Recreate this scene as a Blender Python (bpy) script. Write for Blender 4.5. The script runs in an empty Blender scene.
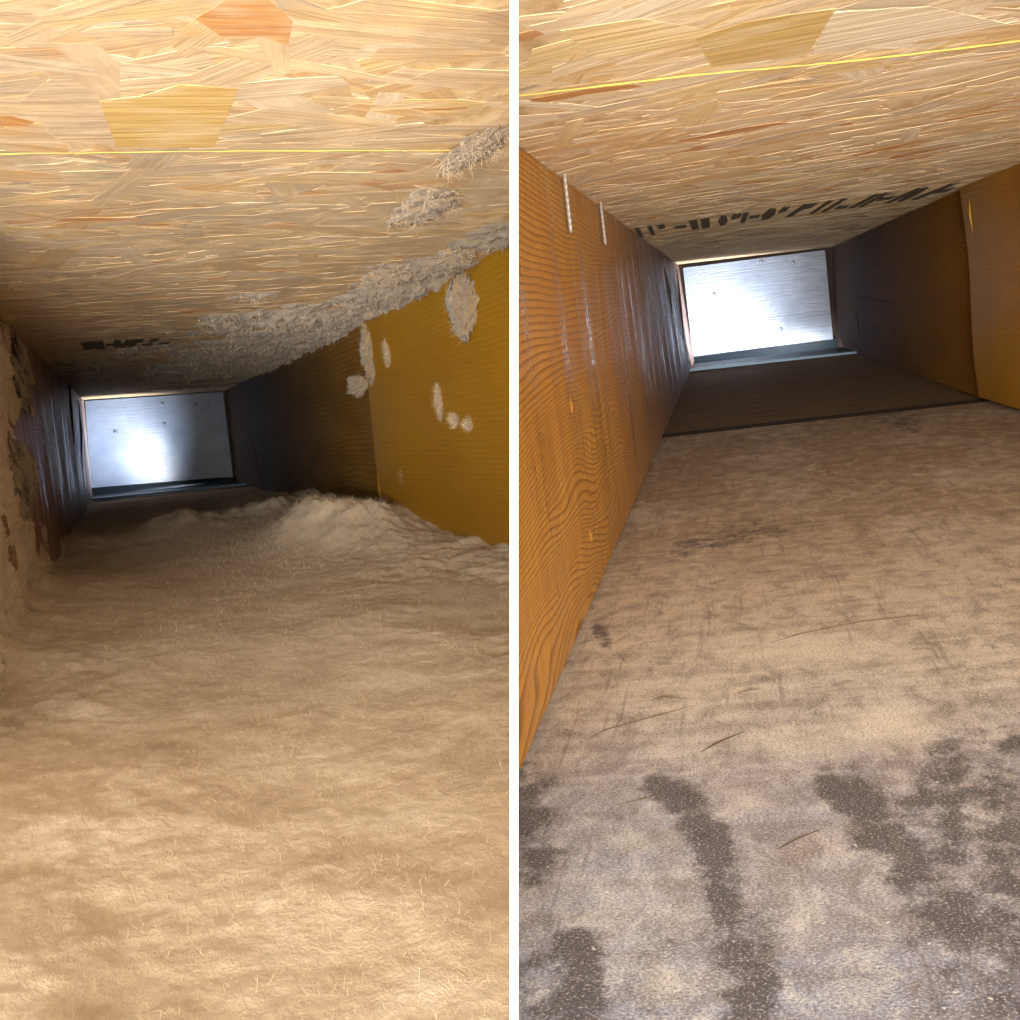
import bpy, bmesh, math, random
import numpy as np
from mathutils import Vector
random.seed(7); rng = np.random.default_rng(7)
S = bpy.context.scene; COL = S.collection
F = 1100.0; CX = 514.0                                   # focal length in pixels of the 1020 px frame

# ------------------------------------------------------------------ camera, world, lights, exposure
cam = bpy.data.cameras.new('camera'); camo = bpy.data.objects.new('camera', cam); COL.objects.link(camo)
camo.rotation_euler = (math.pi/2, 0, 0); cam.sensor_width = 36; cam.lens = 36*F/1020; cam.clip_start = .005
cam.shift_x = -(CX-510)/1020; S.camera = camo
w = bpy.data.worlds.new('world'); S.world = w; w.use_nodes = True
w.node_tree.nodes['Background'].inputs[0].default_value = (1, .93, .82, 1)
w.node_tree.nodes['Background'].inputs[1].default_value = 1.05
S.view_settings.view_transform = 'Standard'; S.view_settings.look = 'None'
S.view_settings.exposure = 0.0; S.view_settings.gamma = 1; S.view_settings.use_curve_mapping = False

def area(name, loc, target, sx, sy, power, col):
    l = bpy.data.lights.new(name, 'AREA'); l.shape = 'RECTANGLE'; l.size = sx; l.size_y = sy
    l.energy = power; l.color = col
    o = bpy.data.objects.new(name, l); COL.objects.link(o); o.location = loc
    o.rotation_euler = (Vector(target)-Vector(loc)).to_track_quat('-Z', 'Z').to_euler(); return o
KEY = 85.0
area('mouth_light', (0, -.9, -.22), (.0, 1.0, .02), .5, .4, KEY, (1, .945, .86))   # the lit room behind the open duct mouths
lamp = bpy.data.lights.new('phone_light', 'POINT'); lamp.energy = .8; lamp.shadow_soft_size = .012; lamp.color = (1, .93, .82)
lo = bpy.data.objects.new('phone_light', lamp); COL.objects.link(lo); lo.location = (0, -.06, -.03)
END_POWER = {'L': 1.7, 'R': 2.8}

# ------------------------------------------------------------------ duct frames
def vec(*a): return np.array(a, float)
def unit(a): return a/np.linalg.norm(a)
def project(P): return vec(CX+F*P[0]/P[1], 510-F*P[2]/P[1])
class Duct:
    def __init__(s, vx, vy, roll, a, b, c, e, L, anchors):
        s.d = unit(vec((vx-CX)/F, 1, (510-vy)/F)); u = unit(np.cross(s.d, [0, 0, 1])); v = np.cross(u, s.d)
        s.u = u*math.cos(roll)+v*math.sin(roll); s.v = -u*math.sin(roll)+v*math.cos(roll); s.L = L
        cor = dict(tl=(-a, c), tr=(b, c), bl=(-a, -e), br=(b, -e)); s.lines = {}
        for k, pts in anchors.items():
            base = s.u*cor[k][0]+s.v*cor[k][1]; q = []
            for px in pts:
                px = vec(*px); best = min((np.linalg.norm(project(base+s.d*t)-px), t) for t in np.geomspace(.2, 4, 600))
                t = best[1]; r = vec((px[0]-CX)/F, 1, (510-px[1])/F); q.append((t, r*t/(r@s.d)))
            (t0, P0), (t1, P1) = q; s.lines[k] = (P0-(P1-P0)/(t1-t0)*t0, (P1-P0)/(t1-t0))
    def corner(s, k, t): A, B = s.lines[k]; return A+B*t
    # side -> (t=0 corner, t=1 corner, inward sign)
    SIDES = dict(ceiling=('tl', 'tr'), floor=('bl', 'br'), left=('bl', 'tl'), right=('br', 'tr'))
    def pts(s, side, S_, T_):
        k0, k1 = s.SIDES[side]; A0, B0 = s.lines[k0]; A1, B1 = s.lines[k1]
        S_ = np.asarray(S_)[..., None]; T_ = np.asarray(T_)[..., None]
        return (A0+B0*S_)*(1-T_)+(A1+B1*S_)*T_
    def normal(s, side): return {'ceiling': -s.v, 'floor': s.v, 'left': s.u, 'right': -s.u}[side]
    def width(s, side): return float(np.linalg.norm(s.pts(side, 1., 1.)-s.pts(side, 1., 0.)))
    def at(s, side, px, py):                 # (s, t) on a side that lies behind a measured point
        best = None
        x = vec(.8, .5)
        for g in np.geomspace(.2, 3.5, 60):
            for t in np.linspace(-.2, 1.4, 33):
                P = s.pts(side, g, t)
                if P[1] > .01:
                    e = np.linalg.norm(project(P)-vec(px, py))
                    if best is None or e < best[0]: best = (e, g, t)
        x = vec(*best[1:])
        for _ in range(12):
            f0 = project(s.pts(side, *x))-vec(px, py); h = 1e-5
            J = np.array([(project(s.pts(side, x[0]+h, x[1]))-vec(px, py)-f0)/h, (project(s.pts(side, x[0], x[1]+h))-vec(px, py)-f0)/h]).T
            x = x-np.linalg.solve(J, f0)*.7
        return float(x[0]), float(x[1])
DL = Duct(121.2, 445.05, .110, .079, .267, .113, .122, 2.889,
          dict(tl=((8, 325), (85, 401)), tr=((450, 275), (223, 392)), bl=((40, 610), (90, 502)), br=((510, 560), (250, 486))))
DR = Duct(715.05, 291.1, .083, .080, .281, .077, .158, 2.776,
          dict(tl=((518, 145), (683, 268)), tr=((1020, 163), (825, 250)), bl=((522, 775), (691, 371)), br=((1020, 413), (852, 352))))
DL.clip = (-.00072, -1); DR.clip = (.00072, 1)    # each duct ends at its face of the dividing sheet

# ------------------------------------------------------------------ noise
def _h(ix, iy, seed):
    n = (ix.astype(np.int64)*374761393+iy.astype(np.int64)*668265263+seed*974634777) & 0xffffffff
    n = ((n ^ (n >> 13))*1274126177) & 0xffffffff; n = n ^ (n >> 16); return (n & 0xffff)/65535.
def vnoise(x, y, seed=0):
    x, y = np.broadcast_arrays(np.asarray(x, float), np.asarray(y, float))
    ix = np.floor(x); iy = np.floor(y); fx = x-ix; fy = y-iy; fx = fx*fx*(3-2*fx); fy = fy*fy*(3-2*fy)
    return ((_h(ix, iy, seed)*(1-fx)+_h(ix+1, iy, seed)*fx)*(1-fy)+(_h(ix, iy+1, seed)*(1-fx)+_h(ix+1, iy+1, seed)*fx)*fy)*2-1
def fbm(x, y, seed=0, o=4):
    r = 0; a = 1
    for i in range(o):
        r = r+a*vnoise(x*2**i+i*13.7, y*2**i+i*7.3, seed+i); a *= .55
    return r
def smooth(x, a, b): t = np.clip((x-a)/(b-a), 0, 1); return t*t*(3-2*t)

# ------------------------------------------------------------------ materials
def lin(c): return tuple((x/255/12.92 if x/255 <= .04045 else ((x/255+.055)/1.055)**2.4) for x in c)+(1,)
class Mat:
    def __init__(s, name, rough=.8, metal=0, spec=.5):
        s.m = bpy.data.materials.new(name); s.m.use_nodes = True; s.t = s.m.node_tree; s.b = s.t.nodes['Principled BSDF']
        s.b.inputs['Roughness'].default_value = rough; s.b.inputs['Metallic'].default_value = metal
        s.b.inputs['Specular IOR Level'].default_value = spec; s.uv = None
    def n(s, typ, **k):
        x = s.t.nodes.new(typ)
        for a, b in k.items(): setattr(x, a, b)
        return x
    def l(s, a, b): s.t.links.new(a, b)
    def coord(s, scale, off=(0, 0, 0)):
        if s.uv is None: s.uv = s.n('ShaderNodeUVMap', uv_map='uv').outputs[0]
        mp = s.n('ShaderNodeMapping'); s.l(s.uv, mp.inputs[0]); mp.inputs['Scale'].default_value = scale; mp.inputs['Location'].default_value = off
        return mp.outputs[0]
    def noise(s, scale, detail=4, off=(0, 0, 0), rough=.55, dist=0):
        x = s.n('ShaderNodeTexNoise'); s.l(s.coord(scale, off), x.inputs['Vector']); x.inputs['Scale'].default_value = 1
        x.inputs['Detail'].default_value = detail; x.inputs['Roughness'].default_value = rough; x.inputs['Distortion'].default_value = dist
        return x.outputs['Fac']
    def ramp(s, f, stops, interp='LINEAR'):
        r = s.n('ShaderNodeValToRGB'); s.l(f, r.inputs[0]); e = r.color_ramp.elements; r.color_ramp.interpolation = interp
        while len(e) < len(stops): e.new(.5)
        for i, (p, c) in enumerate(stops):
            e[i].position = p; e[i].color = c if hasattr(c, '__len__') else (c, c, c, 1)
        return r.outputs[0]
    def mix(s, f, a, b, mode='MIX'):
        x = s.n('ShaderNodeMix', data_type='RGBA', blend_type=mode)
        for v, i in ((f, 0), (a, 6), (b, 7)):
            if isinstance(v, bpy.types.NodeSocket): s.l(v, x.inputs[i])
            else: x.inputs[i].default_value = v
        return x.outputs[2]
    def math(s, op, a, b=0.):
        x = s.n('ShaderNodeMath', operation=op)
        for i, v in enumerate((a, b)):
            if isinstance(v, bpy.types.NodeSocket): s.l(v, x.inputs[i])
            else: x.inputs[i].default_value = v
        return x.outputs[0]
    def attr(s, name): return s.n('ShaderNodeAttribute', attribute_name=name).outputs['Fac']
    def color(s, c):
        if isinstance(c, bpy.types.NodeSocket): s.l(c, s.b.inputs['Base Color'])
        else: s.b.inputs['Base Color'].default_value = c
        return s
    def bump(s, h, dist, strength=1.):
        b = s.n('ShaderNodeBump'); b.inputs['Distance'].default_value = dist; b.inputs['Strength'].default_value = strength
        s.l(h, b.inputs['Height']); s.l(b.outputs[0], s.b.inputs['Normal']); return s

def wood_joist(name, light, mid, dark, seed, rough=.42, freq=260., wob=.035, lines=1., far=None, spec=.28, cross=False):
    m = Mat(name, rough, 0, spec)
    sep = m.n('ShaderNodeSeparateXYZ'); m.l(m.coord((1, 1, 1)), sep.inputs[0])
    warp = m.noise((2.6, 11, 1), 2, (seed, seed*2, 0), .4)
    warp2 = m.noise((16, 40, 1), 3, (seed*3, 0, 0), .5)
    hgt = m.ramp(m.math('MULTIPLY', sep.outputs[1], 4.), [(.15, 1.), (.6, .22)])
    g = m.math('ADD', sep.outputs[1], m.math('MULTIPLY', m.math('MULTIPLY', m.math('SUBTRACT', warp, .5), wob*2), hgt))
    g = m.math('ADD', g, m.math('MULTIPLY', warp2, wob*.03))
    fr = m.math('FRACT', m.math('MULTIPLY', g, freq))
    ring = m.ramp(fr, [(0, 0.), (.55, .18), (.86, 1.), (1, 0.)])
    fibre = m.noise((14, 900, 1), 3, (seed, 3, 0))
    blot = m.noise((5, 16, 1), 4, (seed*7, 5, 0))
    base = m.mix(m.ramp(blot, [(.3, 0.), (.7, 1.)]), light, mid)
    c = m.mix(m.math('MULTIPLY', ring, lines), base, dark)
    c = m.mix(m.ramp(fibre, [(.3, .0), (.75, .28)]), c, dark)
    if far:                                    # far-end tint: light falloff and sheen put into the board colour
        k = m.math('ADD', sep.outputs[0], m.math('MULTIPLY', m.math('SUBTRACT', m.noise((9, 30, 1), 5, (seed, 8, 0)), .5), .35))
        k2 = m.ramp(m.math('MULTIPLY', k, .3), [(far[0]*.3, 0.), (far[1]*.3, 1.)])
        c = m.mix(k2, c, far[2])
    m.color(c)
    if cross:                                  # saw marks across the board: uneven gloss and relief
        saw = m.noise((26, 5, 1), 4, (seed, 1, 0), .65); m.l(m.ramp(saw, [(.35, .22), (.62, .6)]), m.b.inputs['Roughness'])
        m.bump(m.math('ADD', m.math('ADD', m.math('MULTIPLY', ring, .5), fibre), m.math('MULTIPLY', saw, 5.)), .0005, .6)
    else: m.bump(m.math('ADD', m.math('MULTIPLY', ring, .6), fibre), .0003, .5)
    return m.m

def chip_wood(name, base, seed, dark=.65, film=0):
    m = Mat(name, .72)
    f = m.noise((16, 210, 1), 4, (seed, seed*1.7, 0), .6)
    b = m.noise((30, 60, 1), 3, (seed, 3, 0))
    c = m.mix(m.ramp(f, [(.33, 0.), (.72, 1.)]), base, tuple(x*y for x, y in zip(base[:3], (dark, dark*.88, dark*.7)))+(1,))
    c = m.mix(m.ramp(b, [(.45, 0.), (.8, .5)]), c, (.86, .74, .55, 1))
    if film:                                   # thin film of dust stuck on the wood, in patches
        q = m.n('ShaderNodeTexCoord').outputs['Object']; z = m.n('ShaderNodeTexNoise'); m.l(q, z.inputs['Vector']); z.inputs['Scale'].default_value = 26; z.inputs['Detail'].default_value = 6; z.inputs['Roughness'].default_value = .7
        c = m.mix(m.ramp(z.outputs['Fac'], [(.38, 0.), (.62, film)]), c, (.46, .35, .23, 1))
    m.color(c).bump(f, .0007, .8)
    return m.m

CHIP = [chip_wood('strand_cream', (.88, .70, .45, 1), 1), chip_wood('strand_pale', (.84, .67, .46, 1), 4),
        chip_wood('strand_tan', (.80, .57, .30, 1), 7), chip_wood('strand_straw', (.86, .66, .35, 1), 9),
        chip_wood('strand_orange', (.60, .30, .11, 1), 12, .75), chip_wood('strand_white', (.90, .77, .59, 1), 15),
        chip_wood('strand_greyish', (.68, .55, .41, 1), 18)]
CHIP_DUSTY = [chip_wood('dusty_'+n_, c_, k_, .7, .8) for n_, c_, k_ in (('cream', (.80, .60, .36, 1), 31), ('pale', (.74, .56, .36, 1), 34), ('tan', (.70, .46, .22, 1), 37),
              ('straw', (.78, .57, .27, 1), 39), ('orange', (.60, .30, .11, 1), 42), ('white', (.82, .68, .50, 1), 45), ('greyish', (.56, .44, .32, 1), 48))]
CHIPW = [5, 5, 3.2, 3, .8, 3, 2]
M_FLAKE = chip_wood('strand_yellow_tan', (.62, .44, .17, 1), 22, .9)
def osb(name):
    m = Mat(name, .8)
    a = m.noise((40, 75, 1), 5, (2, 0, 0), .6); b = m.noise((25, 140, 1), 4, (0, 6, 0), .6)
    c = m.ramp(a, [(.25, (.40, .24, .11, 1)), (.42, (.60, .42, .22, 1)), (.55, (.74, .56, .34, 1)), (.75, (.8, .64, .42, 1))])
    c = m.mix(m.ramp(b, [(.55, 0.), (.75, .6)]), c, (.42, .24, .10, 1))
    m.color(c).bump(a, .0015, .9); return m.m
M_OSB = osb('strand_board')

def dust(name, c0, c1, c2, hairs=True):
    m = Mat(name, .95, 0, .1)
    a = m.noise((22, 26, 1), 6, (1, 2, 0), .65, .6); b = m.noise((190, 260, 1), 5, (4, 2, 0), .7)
    c = m.ramp(a, [(.28, c0), (.5, c1), (.72, c2)])
    c = m.mix(m.ramp(b, [(.35, .45), (.6, 0.)]), c, c0)
    m.color(c); m.b.inputs['Sheen Weight'].default_value = .25; m.b.inputs['Sheen Roughness'].default_value = .6
    m.bump(m.math('ADD', b, m.math('MULTIPLY', a, 1.2)), .0022, .7); return m.m
M_DUST = dust('packed_dust', (.38, .265, .155, 1), (.56, .44, .295, 1), (.69, .585, .45, 1))
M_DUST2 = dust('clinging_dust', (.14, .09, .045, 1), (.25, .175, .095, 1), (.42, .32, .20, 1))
M_FIB = Mat('dust_fibre', .9, 0, .2).color((.60, .46, .31, 1)).m

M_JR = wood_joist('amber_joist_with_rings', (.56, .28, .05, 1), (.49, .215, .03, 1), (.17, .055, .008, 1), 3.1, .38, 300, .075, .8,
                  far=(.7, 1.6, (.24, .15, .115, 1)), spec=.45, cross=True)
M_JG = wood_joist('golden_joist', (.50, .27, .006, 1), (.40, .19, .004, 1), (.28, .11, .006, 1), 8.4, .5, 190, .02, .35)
M_JD = wood_joist('brown_joist_dim_far', (.28, .15, .03, 1), (.19, .095, .018, 1), (.07, .032, .01, 1), 5.7, .75, 170, .03, .5, spec=.08,
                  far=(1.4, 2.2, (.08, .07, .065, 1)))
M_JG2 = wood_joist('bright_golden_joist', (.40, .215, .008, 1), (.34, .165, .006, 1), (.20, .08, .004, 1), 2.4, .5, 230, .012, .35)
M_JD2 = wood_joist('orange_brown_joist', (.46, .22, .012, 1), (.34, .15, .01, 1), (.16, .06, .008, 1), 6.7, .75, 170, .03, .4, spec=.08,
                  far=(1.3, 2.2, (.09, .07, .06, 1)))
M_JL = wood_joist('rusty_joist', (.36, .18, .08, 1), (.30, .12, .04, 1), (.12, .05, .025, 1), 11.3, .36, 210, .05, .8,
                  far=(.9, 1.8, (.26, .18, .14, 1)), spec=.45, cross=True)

def floor_mat():
    m = Mat('dusty_fibreboard', .75, 0, .3)
    sep = m.n('ShaderNodeSeparateXYZ'); m.l(m.coord((1, 1, 1)), sep.inputs[0])
    big = m.noise((9, 13, 1), 5, (1, 0, 0), .6, .4); streak = m.noise((110, 14, 1), 5, (0, 2, 0), .6); fine = m.noise((1300, 1100, 1), 3, (0, 0, 0), .8)
    speck = m.noise((330, 330, 1), 2, (5, 0, 0), .5)
    zone = m.math('ADD', sep.outputs[0], m.math('MULTIPLY', m.math('SUBTRACT', big, .5), .12))  # tone zones along the duct: board colour with part of the light mixed in
    c = m.ramp(zone, [(.22, (.32, .34, .44, 1)), (.33, (.42, .41, .48, 1)), (.42, (.74, .69, .62, 1)), (.56, (.72, .62, .48, 1)), (.72, (.54, .42, .28, 1)), (.95, (.44, .31, .18, 1))])
    c = m.mix(m.ramp(streak, [(.4, .0), (.75, .6)]), c, (.17, .125, .10, 1))
    c = m.mix(m.ramp(big, [(.5, 0.), (.68, .5)]), c, (.78, .72, .64, 1))
    mott = m.noise((55, 75, 1), 6, (3, 9, 0), .75, .5)
    c = m.mix(m.ramp(mott, [(.34, .75), (.52, 0.)]), c, (.20, .165, .15, 1)); c = m.mix(m.ramp(mott, [(.52, 0.), (.7, .6)]), c, (.84, .80, .74, 1))
    rot = m.n('ShaderNodeMapping'); m.l(m.uv, rot.inputs[0]); rot.inputs['Rotation'].default_value = (0, 0, math.radians(-72)); rot.inputs['Scale'].default_value = (14, 330, 1)
    sc = m.n('ShaderNodeTexNoise'); m.l(rot.outputs[0], sc.inputs['Vector']); sc.inputs['Scale'].default_value = 1; sc.inputs['Detail'].default_value = 2
    c = m.mix(m.ramp(sc.outputs['Fac'], [(.60, 0.), (.72, .42)]), c, (.16, .12, .11, 1))
    st = m.attr('stain'); rag = m.noise((70, 70, 1), 5, (8, 1, 0), .75)
    stm = m.ramp(m.math('ADD', st, m.math('MULTIPLY', m.math('SUBTRACT', rag, .5), 3.2)), [(.30, 0.), (.8, .88)])
    c = m.mix(stm, c, (.065, .058, .07, 1))
    lt = m.attr('pale'); c = m.mix(m.math('MULTIPLY', m.ramp(m.math('ADD', lt, m.math('MULTIPLY', m.math('SUBTRACT', rag, .5), .8)), [(.3, 0.), (.8, 1.)]), .75), c, (.90, .84, .72, 1))
    c = m.mix(m.ramp(fine, [(.36, .7), (.52, 0.)]), c, (.12, .10, .10, 1))
    c = m.mix(m.ramp(fine, [(.54, .0), (.66, .65)]), c, (.75, .70, .66, 1))
    c = m.mix(m.ramp(speck, [(.70, 0.), (.76, .7)]), c, (.8, .77, .74, 1))
    m.color(c).bump(m.math('ADD', fine, big), .0005, .7); return m.m
M_FLOOR = floor_mat()
M_DARKFLOOR = Mat('dark_brown_fibreboard', .8).m
def darkfloor():
    m = Mat('brown_fibreboard', .8, 0, .3); a = m.noise((60, 12, 1), 5, (1, 0, 0), .6)
    m.color(m.ramp(a, [(.3, (.14, .09, .055, 1)), (.7, (.24, .165, .10, 1))])).bump(a, .0005, .6); return m.m
M_DARKFLOOR = darkfloor()
def zinc(name):
    m = Mat(name, .27, .0); sep = m.n('ShaderNodeSeparateXYZ'); m.l(m.coord((1, 1, 1)), sep.inputs[0])
    a = m.noise((12, 14, 1), 3, (0, 0, 0)); rib = m.noise((7, 260, 1), 3, (3, 1, 0), .6); 
    m.color(m.ramp(a, [(.3, (.105, .135, .20, 1)), (.7, (.14, .18, .26, 1))])); m.bump(m.math('ADD', m.math('MULTIPLY', rib, 2.5), m.math('MULTIPLY', a, .8)), .0006, .7)
    return m.m
M_ZINC = zinc('galvanized_sheet')
M_BLUE = Mat('dark_blue_metal', .5, .6).color((.004, .010, .016, 1)).m
M_EDGE = Mat('pale_metal_edge', .4, .5).color((.06, .10, .135, 1)).m
M_NAIL = Mat('nail_steel', .35, .5).color((.36, .34, .31, 1)).m
M_INK = Mat('black_ink', .9).color((.085, .058, .03, 1)).m
M_GLUE = Mat('yellow_chalk', .7).color((.55, .33, .06, 1)).m
M_DARK = Mat('dark_pitch', .8).color((.03, .018, .01, 1)).m
M_WHITE = Mat('divider_white', .6).color((.95, .94, .91, 1)).m
M_SCR = Mat('dark_scuff', .9).color((.10, .07, .05, 1)).m

# ------------------------------------------------------------------ mesh helpers
def tag(o, label=None, cat=None, group=None, kind=None):
    for k, v in (('label', label), ('category', cat), ('group', group), ('kind', kind)):
        if v: o[k] = v
    return o
def empty(name, loc=(0, 0, 0)):
    o = bpy.data.objects.new(name, None); COL.objects.link(o); o.location = loc; o.empty_display_size = .02; return o
def link(name, verts, faces, uvs, mats, parent=None, clip=None, attrs=None, smooth_=False, mat_ids=None):
    me = bpy.data.meshes.new(name); verts = np.asarray(verts, float)
    origin = vec(0, 0, 0)
    if parent is None: origin = verts.mean(0)
    elif parent: origin = vec(*parent.location)
    me.from_pydata((verts-origin).tolist(), [], [list(map(int, f)) for f in faces])
    if uvs is not None:
        ul = me.uv_layers.new(name='uv'); li = np.empty(len(me.loops), int); me.loops.foreach_get('vertex_index', li)
        ul.data.foreach_set('uv', np.asarray(uvs, float)[li].ravel())
    for k, a in (attrs or {}).items(): me.attributes.new(k, 'FLOAT', 'POINT').data.foreach_set('value', np.asarray(a, float))
    for m in (mats if isinstance(mats, list) else [mats]): me.materials.append(m)
    if mat_ids is not None: me.polygons.foreach_set('material_index', mat_ids)
    if smooth_: me.polygons.foreach_set('use_smooth', [True]*len(me.polygons))
    if clip is not None and (verts[:, 0]*clip[1]).min() < clip[0]*clip[1]:
        bm = bmesh.new(); bm.from_mesh(me)
        bmesh.ops.bisect_plane(bm, geom=bm.verts[:]+bm.edges[:]+bm.faces[:], plane_co=(clip[0]-origin[0], 0, 0), plane_no=(-clip[1], 0, 0), clear_outer=True)
        bm.to_mesh(me); bm.free()
    me.update(); o = bpy.data.objects.new(name, me); COL.objects.link(o)
    if parent is None: o.location = origin
    elif parent: o.parent = parent
    return o
def grid_faces(n, m, off=0, flip=False):
    i, j = np.meshgrid(np.arange(n-1), np.arange(m-1), indexing='ij'); a = (i*m+j).ravel()+off
    f = np.stack([a, a+1, a+m+1, a+m], 1); return f[:, ::-1] if flip else f
def slab(D, side, name, s0, s1, mat, parent=None, t0=0., t1=1., thick=.038, ns=40, nt=10, lift=0., hfun=None, stain=None, geo=True, smooth_=False, clip=True, lengthwise=True):
    """board that lies on one side of a duct; s0 / s1 may be functions of t, hfun(S,T) raises the face inward"""
    f0 = s0 if callable(s0) else (lambda t: s0+0*t); f1 = s1 if callable(s1) else (lambda t: s1+0*t)
    k = np.linspace(0, 1, ns)[:, None]; T = np.broadcast_to(np.linspace(t0, t1, nt)[None], (ns, nt)); a, b = f0(T), f1(T)
    Sg = a*(b/a)**k if geo else a+(b-a)*k
    P = D.pts(side, Sg, T); nrm = D.normal(side); h = np.zeros_like(Sg)+lift
    if hfun is not None: h = h+hfun(Sg, T)
    P = P+nrm*h[..., None]; Q = P.copy()-nrm*thick if hfun is None else D.pts(side, Sg, T)-nrm*thick
    W = D.width(side); n, m = ns, nt; N = n*m
    verts = np.concatenate([P.reshape(-1, 3), Q.reshape(-1, 3)]); uv = np.stack([Sg, T*W], -1).reshape(-1, 2); uv = np.concatenate([uv, uv])
    fs = [grid_faces(n, m), grid_faces(n, m, N, True)]
    loop = [i*m for i in range(n)]+[(n-1)*m+j for j in range(1, m)]+[i*m+m-1 for i in range(n-2, -1, -1)]+[j for j in range(m-2, 0, -1)]
    loop = np.array(loop); nx = np.roll(loop, -1); fs.append(np.stack([loop, nx, nx+N, loop+N], 1))
    faces = np.concatenate(fs); at = None
    if stain is not None: at = {k_: np.concatenate([v.ravel(), v.ravel()]) for k_, v in stain(Sg, T, P).items()}
    o = link(name, verts, faces, uv, mat, parent, D.clip if clip else None, at, smooth_)
    bm = bmesh.new(); bm.from_mesh(o.data); bmesh.ops.recalc_face_normals(bm, faces=bm.faces[:]); bm.to_mesh(o.data); bm.free()
    return o
def prism(name, poly, nrm, thick, mat, parent=None, uvs=None, clip=None):
    """thin plate with the outline poly (3-D points), raised along nrm"""
    poly = np.asarray(poly); n = len(poly); V = np.concatenate([poly+nrm*thick, poly-nrm*.0012])
    F_ = [list(range(n)), list(range(2*n-1, n-1, -1))]+[[i, (i+1) % n, (i+1) % n+n, i+n] for i in range(n)]
    uvs = np.concatenate([uvs, uvs]) if uvs is not None else None
    return link(name, V, F_, uvs, mat, parent, clip)
def tube(name, pts, rad, mat, parent=None, seg=6, clip=None):
    pts = np.asarray(pts, float); n = len(pts); V = []; rad = np.broadcast_to(rad, n)
    for i in range(n):
        d = unit(pts[min(i+1, n-1)]-pts[max(i-1, 0)]); a = unit(np.cross(d, [.31, .2, .93])); b = np.cross(d, a)
        V += [pts[i]+(a*math.cos(q)+b*math.sin(q))*rad[i] for q in np.arange(seg)*2*math.pi/seg]
    F_ = [[i*seg+j, i*seg+(j+1) % seg, (i+1)*seg+(j+1) % seg, (i+1)*seg+j] for i in range(n-1) for j in range(seg)]
    F_ += [list(range(seg))[::-1], list(range((n-1)*seg, n*seg))]
    return link(name, V, F_, None, mat, parent, clip)
def fibres_mesh(base, nrm, length, width, wild=1.):
    """curly three-segment hairs: arrays of vertices and quads"""
    n = len(base); d = rng.normal(size=(n, 3)); d = d/np.linalg.norm(d, axis=1)[:, None]; d = d+nrm*.55; d /= np.linalg.norm(d, axis=1)[:, None]
    L = length*rng.uniform(.4, 1.3, n)[:, None]; side = np.cross(d, rng.normal(size=(n, 3))); side /= np.linalg.norm(side, axis=1)[:, None]
    bend = np.cross(d, side); P = base; rows = []; wd = width*rng.uniform(.6, 1.4, n)[:, None]
    for k in range(4):
        q = k/3; c = P+d*L*q+bend*L*.45*q*q*wild*rng.uniform(-1, 1, n)[:, None]; ww = wd*(1-.7*q)
        rows += [c-side*ww, c+side*ww]
    V = np.stack(rows, 1).reshape(-1, 3); o = np.arange(n)[:, None]*8
    fs = np.concatenate([np.concatenate([o+2*k, o+2*k+1, o+2*k+3, o+2*k+2], 1) for k in range(3)])
    return V, fs

# ------------------------------------------------------------------ added sheet in place of the plain white line that parts the two views
V = []
for y in (.195, 1.05):
    hw = .00071
    zt, zb = (.30, -.30)
    V += [(-hw, y, zb), (hw, y, zb), (hw, y, zt), (-hw, y, zt)]
o = link('added_divider', V, [(0, 1, 2, 3), (7, 6, 5, 4), (0, 4, 5, 1), (1, 5, 6, 2), (2, 6, 7, 3), (3, 7, 4, 0)], None, M_WHITE)
tag(o, 'thin white upright sheet added to part the two ducts, seen edge-on', kind='structure')

# ------------------------------------------------------------------ shells
S0 = .13
def thing_at(D, side, s, t, name):
    return empty(name, D.pts(side, s, t))
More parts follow.
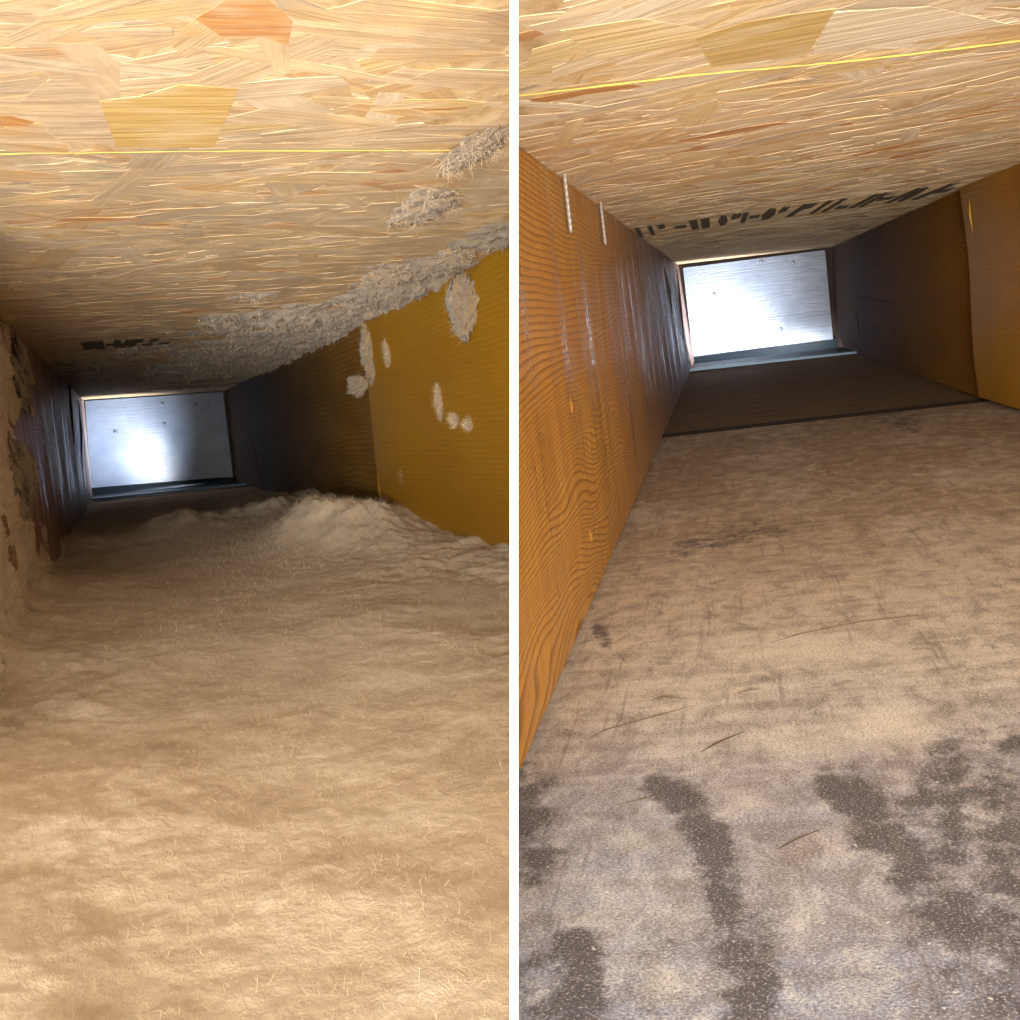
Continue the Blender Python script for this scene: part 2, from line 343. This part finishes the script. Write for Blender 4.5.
# -- right duct
fj0 = DR.at('floor', 660, 437); fj1 = DR.at('floor', 975, 402)
def joint(t): return fj0[0]+(fj1[0]-fj0[0])*(t-fj0[1])/(fj1[1]-fj0[1])
sl = DR.at('floor', 720, 369)[0]; sl2 = DR.at('floor', 840, 354)[0]
LIPR = (sl+sl2)/2
def stain_R(Sg, T, P):
    X = CX+F*P[..., 0]/np.maximum(P[..., 1], .02); Y = 510-F*P[..., 2]/np.maximum(P[..., 1], .02)   # used once, to measure where on the board the stains lie
    st = np.zeros_like(X); pl = np.zeros_like(X)
    def seg(x0, y0, x1, y1, r, k=1.):
        nonlocal st
        dx, dy = x1-x0, y1-y0; q = np.clip(((X-x0)*dx+(Y-y0)*dy)/(dx*dx+dy*dy), 0, 1); d = np.hypot(X-x0-dx*q, Y-y0-dy*q)
        st = np.maximum(st, k*(1-smooth(d, r*.1, r*1.9)))
    seg(655, 785, 690, 800, 14, .8); seg(690, 800, 715, 855, 20); seg(715, 855, 735, 960, 24, .8); seg(828, 785, 860, 805, 16); seg(855, 800, 905, 860, 24)
    seg(905, 860, 960, 930, 30, .9); seg(950, 762, 950, 850, 28, .75); seg(1000, 800, 1015, 960, 34, .8); seg(940, 900, 1000, 1020, 40, .6)
    seg(755, 950, 750, 1030, 24); seg(578, 955, 580, 1030, 26); seg(525, 790, 530, 860, 26, .8); seg(975, 735, 1018, 745, 12, .7)
    seg(600, 632, 606, 642, 7, .8); seg(520, 960, 540, 1030, 20, .5); seg(645, 960, 650, 1030, 14, .5)
    seg(905, 815, 930, 800, 14, .8); seg(570, 480, 640, 500, 12, .3); seg(870, 412, 915, 425, 9, .6); seg(680, 545, 780, 530, 10, .5)
    def blob(x, y, rx, ry, k=1.):
        nonlocal pl
        pl = np.maximum(pl, k*(1-smooth(np.hypot((X-x)/rx, (Y-y)/ry), 0., 1.7)))
    blob(880, 728, 75, 30, .75); blob(800, 650, 130, 24, .7); blob(700, 690, 90, 22, .5); blob(800, 740, 90, 30, .6); blob(930, 600, 80, 20, .5); blob(655, 985, 70, 40, .45); blob(850, 990, 60, 40, .45); blob(640, 840, 60, 22, .5)
    near = smooth(Sg, .75, .6); return dict(stain=st, pale=pl*near)
fr = thing_at(DR, 'floor', .8, .5, 'floor'); tag(fr, 'clean scuffed grey and tan board floor of the right duct', kind='structure')
slab(DR, 'floor', 'floor_panel', S0, lambda t: joint(t)-.010, M_FLOOR, fr, -.04, 1.12, .016, 420, 240, stain=stain_R)
slab(DR, 'floor', 'floor_panel', lambda t: joint(t)+.008, LIPR, M_DARKFLOOR, fr, -.06, 1.06, .016, 20, 12, lift=-.0005)
slab(DR, 'floor', 'joint_strip', lambda t: joint(t)-.03, lambda t: joint(t)+.03, M_DARK, fr, -.06, 1.1, .01, 4, 4, lift=-.0003)

crp = thing_at(DR, 'ceiling', .6, .5, 'ceiling'); 
tag(crp, 'bare pale wood-strand board over the right duct', kind='structure')
slab(DR, 'ceiling', 'board', S0, DR.L+.02, M_OSB, crp, -.15, 1.35, .012, 60, 14)

wl = thing_at(DR, 'left', 1.2, .5, 'wall_left'); tag(wl, 'clean amber joist with dark growth rings, left side of the right duct', kind='structure')
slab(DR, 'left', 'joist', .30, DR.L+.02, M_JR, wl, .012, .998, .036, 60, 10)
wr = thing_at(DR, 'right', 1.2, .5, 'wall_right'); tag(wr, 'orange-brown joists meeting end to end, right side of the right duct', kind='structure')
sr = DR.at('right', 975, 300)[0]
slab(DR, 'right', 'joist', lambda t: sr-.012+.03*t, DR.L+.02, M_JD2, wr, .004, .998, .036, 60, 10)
slab(DR, 'right', 'joist', S0, lambda t: sr-.02+.03*t, M_JG, wr, .02, .998, .036, 30, 14,
     hfun=lambda s_, t_: .006*smooth(s_, sr-.25, sr-.02)*(1+.3*np.sin(t_*7)))
# splintered edge of the nearer joist
for (px, py, w_, hh) in ((976, 215, .006, .035), (983, 350, .005, .07)):
    s_, t_ = DR.at('right', px, py); P = DR.pts('right', s_, t_); n_ = DR.normal('right')
    tube('splinter', [P+n_*.004-DR.v*hh*.5, P+n_*.006, P+n_*.006+DR.v*hh*.5], [.0002, .0012, .0002], M_JG2, wr, 5)

# -- left duct
fl = thing_at(DL, 'floor', .8, .5, 'floor'); tag(fl, 'board floor of the left duct buried under packed dust', kind='structure')
LIPL = DL.at('floor', 160, 494)[0]
slab(DL, 'floor', 'floor_panel', S0, LIPL, M_DARKFLOOR, fl, -.08, 1.12, .016, 20, 12)
cl = thing_at(DL, 'ceiling', .6, .5, 'ceiling'); tag(cl, 'pale wood-strand board over the left duct, dusty towards its right edge', kind='structure')
slab(DL, 'ceiling', 'board', S0, DL.L+.02, M_OSB, cl, -.45, 1.25, .012, 60, 14)
wl2 = thing_at(DL, 'left', 1.2, .5, 'wall_left'); tag(wl2, 'rusty brown joist with dust streaks, left side of the left duct', kind='structure')
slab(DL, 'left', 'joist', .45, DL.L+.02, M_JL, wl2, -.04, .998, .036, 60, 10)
wr2 = thing_at(DL, 'right', 1.2, .5, 'wall_right'); tag(wr2, 'golden joist then a darker brown joist, right side of the left duct', kind='structure')
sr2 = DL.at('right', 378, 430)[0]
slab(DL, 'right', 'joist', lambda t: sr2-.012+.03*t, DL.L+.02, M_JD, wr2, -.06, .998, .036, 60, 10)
slab(DL, 'right', 'joist', .45, lambda t: sr2-.02+.03*t, M_JG2, wr2, -.06, .998, .036, 30, 14,
     hfun=lambda s_, t_: .007*smooth(s_, sr2-.25, sr2-.02)*(1+.3*np.sin(t_*6)))
s_, t_ = DL.at('right', 384, 480); P = DL.pts('right', s_, t_); n_ = DL.normal('right')
tube('splinter', [P+n_*.004-DL.v*.05, P+n_*.006-DL.v*.01, P+n_*.006+DL.v*.05], [.0002, .0014, .0002], M_JG2, wr2, 5)

# cracks and knots of the far joists
for D, par, segs in ((DL, wr2, [((245, 434), (262, 432), (292, 437)), ((252, 440), (258, 460), (260, 480)), ((310, 450), (315, 463), (317, 472))]),
                     (DR, wr, [((842, 298), (858, 296), (895, 303)), ((855, 305), (858, 322), (860, 338))])):
    for sg in segs:
        tube('crack', [D.pts('right', *D.at('right', *p))+D.normal('right')*.0002 for p in sg], [.0008, .0022, .0008], M_DARK, par, 5)
for D, par, segs in ((DL, wl2, [((68, 372), (70, 410), (74, 445)), ((78, 400), (80, 430), (82, 470))]),
                     (DR, wl, [((664, 268), (668, 290), (672, 314)), ((677, 270), (679, 300), (684, 340))])):
    for sg in segs:
        tube('crack', [D.pts('left', *D.at('left', *p))+D.normal('left')*.0004 for p in sg], [.001, .004, .001], M_DARK, par, 5)

# ------------------------------------------------------------------ far ends: galvanized sheets, floor openings, added end lights
def end_cap(D, LIP, corners, key, lab, px_rivets):
    c = D.pts('floor', D.L, .5); r = empty('end_cap', c); tag(r, lab, 'metal sheet')
    q = []
    for px in corners:                        # corners of the sheet on the closing plane of the duct
        ray = vec((px[0]-CX)/F, 1, (510-px[1])/F); q.append(ray*(D.L/(ray@D.d)))
    tl, tr, br, bl = q; n, m = 40, 60; a = np.linspace(0, 1, n)[:, None, None]; b = np.linspace(0, 1, m)[None, :, None]
    P = (tl*(1-b)+tr*b)*(1-a)+(bl*(1-b)+br*b)*a
    U = np.broadcast_to(b[..., 0]*.37, (n, m)); Vv = np.broadcast_to(a[..., 0]*.23, (n, m))
    h = .0012*fbm(U*7, Vv*9, 5, 2)
    P = P-D.d*h[..., None]; Q = P+D.d*.004
    uv = np.stack([U, Vv], -1).reshape(-1, 2)
    link('sheet', np.concatenate([P.reshape(-1, 3), Q.reshape(-1, 3)]), np.concatenate([grid_faces(n, m, 0, True), grid_faces(n, m, n*m)]), np.concatenate([uv, uv]), M_ZINC, r, smooth_=True)
    for px in px_rivets:
        ray = vec((px[0]-CX)/F, 1, (510-px[1])/F); p = ray*(D.L/(ray@D.d))-D.d*.006
        tube('rivet', [p+D.d*.006, p-D.d*.001, p-D.d*.0035], [.0042, .0042, .0022], M_ZINC, r, 8)
    # backing behind the sheet closes the duct to the edges
    def quad(name, pts, mat, th, nr, parent): return prism(name, pts, nr, th, mat, parent)
    e = 1.12
    ctr = sum(q)/4; wide = [ctr+(x-ctr)*e for x in q]; quad('backing', [x+D.d*.03 for x in wide], M_DARK, .004, -D.d, r)
    # opening in the floor before the sheet: a dark metal box with a folded pale lip
    b_ = empty('floor_boot', D.pts('floor', LIP, .5)); tag(b_, 'dark blue metal boot with a pale folded lip below the sheet, '+('left' if key == 'L' else 'right')+' duct', 'duct boot')
    A0, A1 = D.pts('floor', LIP, -.03), D.pts('floor', LIP, 1.03); B0, B1 = D.pts('floor', D.L+.03, -.03), D.pts('floor', D.L+.03, 1.03); dn = -D.v
    bl_, br_ = q[3]+D.d*.001, q[2]+D.d*.001
    quad('back_wall', [bl_-D.u*.02+D.v*.001, br_+D.u*.03+D.v*.001, B1+dn*.09, B0+dn*.09], M_BLUE, .002, -D.d, b_)
    quad('bottom', [A0+dn*.07, A1+dn*.07, B1+dn*.07, B0+dn*.07], M_BLUE, .002, D.v, b_)
    quad('front_wall', [A0+D.v*-.001, A1+D.v*-.001, A1+dn*.07, A0+dn*.07], M_BLUE, .002, D.d, b_)
    k = .004
    prism('lip', [A0-D.d*.03+D.v*k, A1-D.d*.03+D.v*k*.4, A1+D.d*.004+D.v*k*.4, A0+D.d*.004+D.v*k], D.v, .0035, M_EDGE, b_)
    prism('lip_flange', [A0+D.v*.002+D.d*.02, A1+D.v*.001+D.d*.02, A1+D.v*.001+D.d*.2, A0+D.v*.002+D.d*.2], D.v, .002, M_BLUE, b_)
    s_ = D.L-(.17 if key == 'L' else .27); p = D.pts('floor', s_, .5)+D.v*.012; tgt = ctr-D.v*.03-D.u*.08
    area('added_end_light', p, tgt, .32 if key == 'R' else .26, .04, END_POWER[key], (.95, .97, 1)).data.spread = math.radians(95)  # added light for the bright spot on the end sheet; its source is guessed
end_cap(DL, LIPL, ((85, 401), (223, 392), (233, 477), (91, 488)), 'L', 'galvanized metal sheet closing the far end of the dusty left duct', ((162, 404), (164, 424), (195, 405), (116, 432), (208, 404)))
end_cap(DR, LIPR, ((683, 268), (825, 250), (833, 339), (693, 357)), 'R', 'galvanized metal sheet closing the far end of the clean right duct', ((761, 262), (793, 263), (781, 329), (714, 294), (758, 341)))

# ------------------------------------------------------------------ wood strands of the boards overhead
def strands(D, parent, n_near, n_far, s_near, seed, trange, CH):
    r = random.Random(seed); nrm = D.normal('ceiling'); W = D.width('ceiling')
    def one(s, t, ang, L, wd, hgt):
        n = r.choice((5, 6, 6, 7)); pts = []; uv = []
        outline = [(-.5, -.5+r.uniform(0, .3)), (-.5+r.uniform(0, .15), .5-r.uniform(0, .2)), (r.uniform(-.1, .2), .5), (.5-r.uniform(0, .1), .5-r.uniform(0, .35)), (.5, r.uniform(-.35, 0)), (r.uniform(0, .3), -.5)][:max(5, n)]
        for (a, b) in outline:
            a *= L; b *= wd; x = a*math.cos(ang)-b*math.sin(ang); y = a*math.sin(ang)+b*math.cos(ang)
            pts.append((s+x, t+y/W)); uv.append((a+s*3.1, b+t*1.7))
        return pts, uv
    for i in range(n_near):
        s = .2+(s_near-.2)*r.random()**1.25; t = r.uniform(*trange); big = r.random() < .35
        L = r.uniform(.05, .10) if big else r.uniform(.02, .06); wd = r.uniform(.014, .03) if big else r.uniform(.005, .014)
        ang = r.gauss(math.pi/2, .38) if r.random() < .72 else r.uniform(0, math.pi)
        pts, uv = one(s, t, ang, L, wd, 0); P = [D.pts('ceiling', a, b) for a, b in pts]
        if all((p[0]-D.clip[0])*D.clip[1] <= 0 for p in P): continue
        prism('wood_strand', P, nrm, r.uniform(.00004, .00018), r.choices(CH, CHIPW)[0], parent, np.array(uv), D.clip)
    VV, FF, UU, MI = [], [], [], []
    for i in range(n_far):
        s = .2+(D.L-.2)*r.random()**1.6; t = r.uniform(-.1 if s < .6 else .0, 1.05 if s < .6 else 1.); L = r.uniform(.03, .09); wd = r.uniform(.008, .02)
        ang = r.gauss(math.pi/2, .4) if r.random() < .7 else r.uniform(0, math.pi)
        pts, uv = one(s, t, ang, L, wd, 0); o = len(VV); n = len(pts); th = r.uniform(.00004, .00016); mi = r.choices(range(7), CHIPW)[0]
        P = [D.pts('ceiling', min(a, D.L), b if s < .6 else min(max(b, .0), 1.)) for a, b in pts]
        if min(p[0]*D.clip[1] for p in P) < .001: continue
        VV += [p+nrm*th for p in P]+[p-nrm*.001 for p in P]; UU += uv+uv
        fs = [list(range(n))]+[[j, (j+1) % n, (j+1) % n+n, j+n] for j in range(n)]; FF += [[q+o for q in f] for f in fs]; MI += [mi]*len(fs)
    me = link('wood_strands', VV, [f for f in FF], np.array(UU), CH, parent, None, None, False, MI); me['kind'] = 'stuff'
strands(DR, crp, 285, 3000, .85, 5, (-.1, 1.15), CHIP)
strands(DL, cl, 285, 2600, .9, 11, (-.25, 1.05), CHIP_DUSTY)
def flake(D, parent, px, mat, th, seed=0, name='wood_strand'):
    st = [D.at('ceiling', *p) for p in px]; W = D.width('ceiling')
    return prism(name, [D.pts('ceiling', *q) for q in st], D.normal('ceiling'), th, mat, parent, np.array([(b*W*1., a) for a, b in st]), D.clip)
flake(DR, crp, ((695, 38), (712, 66), (760, 60), (806, 56), (836, 8), (790, 14), (742, 22)), M_FLAKE, .0002)
flake(DL, cl, ((99, 100), (116, 146), (160, 148), (214, 146), (238, 88), (180, 84), (140, 96)), M_FLAKE, .0002)
flake(DL, cl, ((195, 18), (228, 40), (262, 36), (288, 44), (293, 20), (262, -6), (232, -4)), CHIP[4], .0002)
flake(DL, cl, ((60, 72), (100, 96), (118, 146), (60, 140), (20, 100)), CHIP_DUSTY[1], .00018)
flake(DR, crp, ((560, 30), (640, 18), (740, 34), (690, 44), (600, 60)), CHIP[3], .00018)
flake(DR, crp, ((832, 12), (930, 6), (1010, 24), (900, 44), (812, 54)), CHIP[5], .00018)
# chalk line drawn across each board
def bead(D, parent, pts, rad):
    P = [D.pts('ceiling', *D.at('ceiling', *p))+D.normal('ceiling')*.0012 for p in pts]; Q = []
    for i in range(len(P)-1):
        for k in np.linspace(0, 1, 12, endpoint=False): Q.append(P[i]*(1-k)+P[i+1]*k+D.d*random.uniform(-.0006, .0006))
    tube('chalk_line', Q, [rad*random.uniform(.5, 1.25) for _ in Q], M_GLUE, parent, 6, D.clip)
bead(DR, crp, ((505, 94), (700, 71), (860, 57), (1060, 33)), .00035)
bead(DL, cl, ((-40, 151), (240, 148), (525, 147)), .0002)
# stamped row of worn ink marks
def ink(D, parent, x0, y0, x1, y1, hpx, strokes):
    a = D.at('ceiling', x0, y0); b = D.at('ceiling', x1, y1); nrm = D.normal('ceiling'); W = D.width('ceiling'); h = D.at('ceiling', x0, y0-hpx)[0]-a[0]
    for (f, kind, wd) in strokes:
        s = a[0]+(b[0]-a[0])*f; t = a[1]+(b[1]-a[1])*f; ww = wd/W
        sh = {'l': [(0, 0), (0, 1), (1, 1), (1, 0)], '/': [(0, 0), (.9, 1), (1.6, 1), (.7, 0)], '-': [(0, .35), (0, .65), (1, .65), (1, .35)],
              '.': [(0, .1), (0, .4), (1, .4), (1, .1)], 'o': [(.2, 0), (0, .5), (.3, 1), (.8, .9), (1, .4), (.7, .05)], '^': [(0, .5), (.2, 1), (1, 1), (.9, .6)]}[kind]
        pts = [D.pts('ceiling', s+h*q, t+ww*p) for p, q in sh]; prism('ink_mark', pts, nrm, .0013, M_INK, parent)
ink(DR, crp, 640, 236, 935, 196, 10, [(.0, '/', .006), (.04, '/', .006), (.08, '^', .008), (.13, '-', .012), (.18, 'l', .008), (.215, 'l', .009), (.27, 'o', .010), (.31, '^', .010), (.345, 'l', .005),
    (.37, '-', .010), (.41, 'o', .014), (.46, '^', .008), (.50, '/', .010), (.53, '^', .012), (.58, '/', .007), (.62, '/', .007), (.66, '.', .012), (.71, '/', .009), (.745, '/', .007), (.78, '-', .014), (.83, '/', .010), (.87, 'o', .010), (.92, '/', .012), (.965, '-', .012)])
ink(DL, cl, 84, 349, 170, 344, 8, [(0, 'l', .010), (.05, 'o', .009), (.13, 'l', .010), (.26, '-', .012), (.33, 'o', .010), (.41, '/', .008), (.48, 'o', .012), (.57, '^', .010), (.66, '.', .012), (.74, '^', .01), (.85, '.', .012)])

# ------------------------------------------------------------------ nails against the amber joist
def nail(px0, px1, lab):
    a = DR.pts('left', *DR.at('left', *px0))+DR.normal('left')*.0035; b = DR.pts('left', *DR.at('left', *px1))+DR.normal('left')*.0035
    ax = unit(a-b); r = empty('nail', a); tag(r, lab, 'nail'); n = 22
    top = a-ax*0+DR.v*.0; pts = [a*(1-k)+b*k for k in np.linspace(0, 1, n)]
    tube('shank', pts, [.00105*(1.18 if i % 2 else .88) for i in range(n-1)]+[.0002], M_NAIL, r, 8, DR.clip)
    fl_ = [a+DR.u*x-ax*y for x, y in ((-.004, 0.), (.003, .003), (.009, .002), (.012, -.002), (.004, -.004))]
    prism('splinter', [p+DR.normal('ceiling')*.001 for p in fl_], DR.normal('ceiling'), .002, CHIP[0], r, np.random.rand(5, 2)*.05, DR.clip)
nail((557, 163), (565, 234), 'longer steel nail through the amber joist top, nearer to the opening')
nail((595, 195), (601, 246), 'shorter steel nail in the amber joist, farther down the duct')
for px in ((571, 406), (590, 535)):
    s_, t_ = DR.at('left', *px); P = DR.pts('left', s_, t_); n_ = DR.normal('left')
    tube('chip', [P-DR.v*.004, P+n_*.0006, P+DR.v*.003], [.0002, .0006, .0002], M_JR, wl, 5)

# scuffs on the right floor
for pts, r_ in (([(745, 650), (800, 634), (860, 622), (905, 617), (941, 613)], .0007), ([(640, 703), (665, 697), (700, 700)], .0010), ([(683, 761), (720, 742), (765, 722)], .0008),
                ([(725, 696), (750, 690), (771, 688)], .0012), ([(575, 745), (605, 730), (660, 715), (740, 692)], .0005), ([(690, 503), (715, 494), (735, 492)], .0012), ([(755, 860), (800, 838), (838, 822)], .0006), ([(600, 808), (640, 800), (690, 786)], .0006)):
    Q = [DR.pts('floor', *DR.at('floor', *p))-DR.v*r_*.55 for p in pts]
    tube('scuff_mark', Q, [r_*.3]+[r_]*(len(Q)-2)+[r_*.3], M_SCR, fr, 6)

# ------------------------------------------------------------------ dust of the left duct
def st(side, px, py): return DL.at(side, px, py)
m1 = st('floor', 335, 543); m2 = st('floor', 300, 540); m3 = st('floor', 375, 545); rd0 = st('floor', 120, 545); rd1 = st('floor', 260, 520)
Wf = DL.width('floor')
def floor_h(s, t):
    q = .35+.9*smooth(np.abs(t-.42), .12, .45)
    h = .003+.0030*q*fbm(s*11, t*6, 1, 5)+.0009*q*fbm(s*90, t*45, 9, 3)
    h = h*smooth(s, 2.5, 1.6)
    edge = np.exp(-t/.09)+.9*np.exp(-(1-t)/.10); h = h+.013*edge*(1+.6*fbm(s*7, t*3, 21, 3))*smooth(s, 2.4, 1.2)
    def g(c, hs, ws, wt): return hs*np.exp(-((s-c[0])/ws)**2-((t-c[1])/wt)**2)
    lump = g(m1, .019, .10, .15)+g(m2, .016, .09, .09)+g(m3, .012, .10, .10)
    h = h+lump*(1+.35*fbm(s*9, t*9, 31, 3))+lump*.10*fbm(s*40, t*28, 33, 3)
    ridge = rd0[0]+(rd1[0]-rd0[0])*np.clip((t-rd0[1])/(rd1[1]-rd0[1]), -1, 2)
    h = h+.014*np.exp(-((s-ridge)/.11)**2)*(1+.7*fbm(s*8, t*8, 41, 4))*smooth(t, -.1, .15)
    h = h+.006*fbm(s*3.2, t*2.2, 55, 2)*smooth(s, 2.2, 1.3)
    return np.maximum(h, .0015+.001*fbm(s*20, t*10, 3, 2)-.006*smooth(s, 1.7, 2.2))
dustf = slab(DL, 'floor', 'dust_layer', .14, LIPL-.12, M_DUST, None, -.10, 1.10, .004, 620, 300, hfun=floor_h, smooth_=True)
tag(dustf, 'thick tan layer of packed dust covering the floor of the left duct', 'dust', kind='stuff')

def clump_h(D, cover, amp, seed, fs=14, ft=5):  # patches of dust; nothing where the noise stays low
    def f(s, t):
        n = fbm(s*fs, t*ft, seed, 5)*.5+.5*fbm(s*fs*2.7, t*ft*2.7, seed+7, 4)*.5
        k = n+cover(s, t); fine = fbm(s*90, t*60, seed+3, 4)
        return np.where(k > 0, amp*np.maximum(k, 0)**.75*(1+.55*fine), -.0015+.0*k)-.0005
    return f
def ceil_cover(s, t):
    c = -1.12+.95*smooth(s, .6, 1.2)+.85*smooth(t+.25*(s-.5), .5, 1.05)*smooth(s, .25, .6)-.9*smooth(s, 1.9, 2.5)
    c = c-.35*smooth(t, .5, .2)*smooth(s, 1.5, .9)
    return c+.6*np.exp(-((t-1)/.12)**2)*smooth(s, .3, .6)*smooth(s, 2.1, 1.6)
dc = slab(DL, 'ceiling', 'dust_layer', .2, DL.L-.3, M_DUST2, None, -.2, 1.02, .003, 520, 240, hfun=clump_h(DL, ceil_cover, .0055, 61, 13, 7), smooth_=True)
tag(dc, 'lumpy greyish dust clinging under the strand board of the left duct', 'dust', kind='stuff')
def left_cover(s, t):
    return -.55+.95*smooth(s, 1.25, .8)-.35*smooth(s, 1.2, 2.2)+.7*np.exp(-t/.14)*smooth(s, 1.9, 1.2)-.5*smooth(s, 1.8, 2.5)
dl_ = slab(DL, 'left', 'dust_layer', .46, 2.5, M_DUST, None, 0., .99, .003, 360, 160, hfun=clump_h(DL, left_cover, .006, 81, 9, 4), smooth_=True)
tag(dl_, 'patchy tan dust on the rusty left joist of the left duct', 'dust', kind='stuff')
def right_cover(s, t):
    return -1.05+.75*smooth(t, .72, 1.)*smooth(s, .8, 1.3)+.55*np.exp(-t/.06)+.30*np.exp(-((s-sr2)/.1)**2)*smooth(t, .5, .9)-.4*smooth(s, 1.7, 2.2)
dr_ = slab(DL, 'right', 'dust_layer', .5, 2.4, M_DUST2, None, 0., .99, .003, 320, 160, hfun=clump_h(DL, right_cover, .006, 91, 16, 8), smooth_=True)
tag(dr_, 'thin dust bits stuck on the golden right joist of the left duct', 'dust', kind='stuff')

# fibres over the dust
def fibres(name, side, hf, n, smin, smax, tr, length, width, label, par):
    s = smin*(smax/smin)**rng.random(n); t = rng.uniform(*tr, n); h = hf(s, t)
    ok = h > .0004
    s, t, h = s[ok], t[ok], h[ok]; nr = DL.normal(side); base = DL.pts(side, s, t)+nr*(h-.0006)[:, None]
    ok = base[:, 0] < -.003; base = base[ok]; L = length*(.5+.6*s[ok])[:, None]
    V, fs = fibres_mesh(base, nr, L, width*(.45+.6*s[ok])[:, None]); V[:, 0] = np.minimum(V[:, 0], -.0008)
    o = link(name, V, fs, None, M_FIB, par); tag(o, kind='stuff')
fibres('lint_fibres', 'floor', floor_h, 60000, .16, 2.2, (-.05, 1.02), .005, .00006, 'fine lint fibres standing on the packed floor dust of the left duct', dustf)
fibres('lint_fibres', 'ceiling', clump_h(DL, ceil_cover, .0055, 61, 13, 7), 45000, .25, 2.2, (-.15, 1.), .006, .00009, 'fine lint fibres hanging from the dust under the strand board', dc)
fibres('lint_fibres', 'left', clump_h(DL, left_cover, .006, 81, 9, 4), 9000, .5, 2.0, (0, .98), .006, .0001, 'fine x', dl_)
fibres('lint_fibres', 'right', clump_h(DL, right_cover, .006, 91, 16, 8), 4000, .5, 2.0, (0, .98), .006, .0001, 'fine x', dr_)

mound_s = rng.normal(m1[0], .13, 9000); mound_t = rng.normal(m1[1], .17, 9000); ok_ = (mound_t < 1) & (mound_s < 1.9) & (mound_s > .9); mound_s, mound_t = mound_s[ok_], mound_t[ok_]
V, fs = fibres_mesh(DL.pts('floor', mound_s, mound_t)+DL.normal('floor')*(floor_h(mound_s, mound_t)-.001)[:, None], DL.normal('floor'), .008, .00007)
tag(link('lint_fibres', V, fs, None, M_FIB, dustf), kind='stuff')
# single clumps that hang on the boards
def clump(side, px, py, wpx, hpx, depth, label, seed, tilt=0.):
    s, t = DL.at(side, px, py); c = DL.pts(side, s, t); nr = DL.normal(side); k = c[1]/F; a = wpx*k/2; b = hpx*k/2
    ax1 = DL.d if side in ('left', 'right') else DL.u
    ax2 = DL.v if side in ('left', 'right') else DL.d
    if side == 'right': a = a*s/ .267*1.0*.8
    if side == 'ceiling': b = b*s/.113*.8
    if side == 'left': a = a*s/.079*.6
    bm = bmesh.new(); bmesh.ops.create_icosphere(bm, subdivisions=5, radius=1); X = np.array([v.co[:] for v in bm.verts]); fs = [[v.index for v in f.verts] for f in bm.faces]; bm.free()
    r = 1+.30*fbm(X[:, 0]*1.7+seed, X[:, 1]*1.7+X[:, 2]*1.3, seed, 3)+.20*fbm(X[:, 0]*6, X[:, 1]*6+X[:, 2]*5, seed+2, 4)
    X = X*r[:, None]; ct, sn = math.cos(tilt), math.sin(tilt); x = X[:, 0]*a; y = X[:, 1]*b; x, y = x*ct-y*sn, x*sn+y*ct
    V = c+ax1*x[:, None]+ax2*y[:, None]+nr*((X[:, 2]+.25)*depth)[:, None]
    o = link('dust_clump', V, fs, np.stack([x, y], 1), M_DUST2, None, DL.clip, None, True); tag(o, label, 'dust clump')
    idx = rng.integers(0, len(V), 1100); Vn, F2 = fibres_mesh(V[idx], unit(nr), .005, .00006)
    Vn[:, 0] = np.minimum(Vn[:, 0], -.0008); link('lint', Vn-0, F2, None, M_FIB, o)
    return o
clump('right', 466, 303, 26, 66, .008, 'large pale dust clump hanging down the golden joist near the divider', 3)
clump('right', 373, 352, 12, 70, .009, 'long narrow dust clump at the seam where golden and dark joists meet', 5)
clump('right', 360, 385, 20, 20, .008, 'small greyish dust tuft on the dark joist left of the seam', 8)
clump('right', 391, 353, 6, 24, .005, 'small upright dust tuft on the golden joist just right of the seam', 9)
clump('right', 441, 402, 4, 28, .003, 'thin pale dust streak midway up the golden joist', 13)
clump('right', 407, 477, 6, 14, .003, 'little oval dust speck low on the golden joist', 14)
clump('right', 455, 420, 9, 12, .002, 'faint grey dust fleck beside the round pale spot of the golden joist', 16)
clump('right', 470, 424, 7, 9, .003, 'round pale dust spot in the middle of the golden joist', 15)
clump('ceiling', 425, 205, 60, 40, .004, 'broad pale dust tuft under the board, upper right of the left duct', 17)
clump('ceiling', 450, 255, 40, 22, .006, 'dust clump in the corner between strand board and golden joist', 19)
clump('ceiling', 385, 272, 40, 14, .005, 'dust clump on the strand board left of the golden joist corner', 23)
clump('ceiling', 470, 150, 40, 50, .0025, 'thin pale dust film tuft highest on the board beside the divider', 27)
clump('left', 18, 372, 20, 60, .008, 'upper dust clump on the rusty left joist', 29)
clump('left', 16, 480, 22, 70, .008, 'lower dust clump on the rusty left joist', 31)
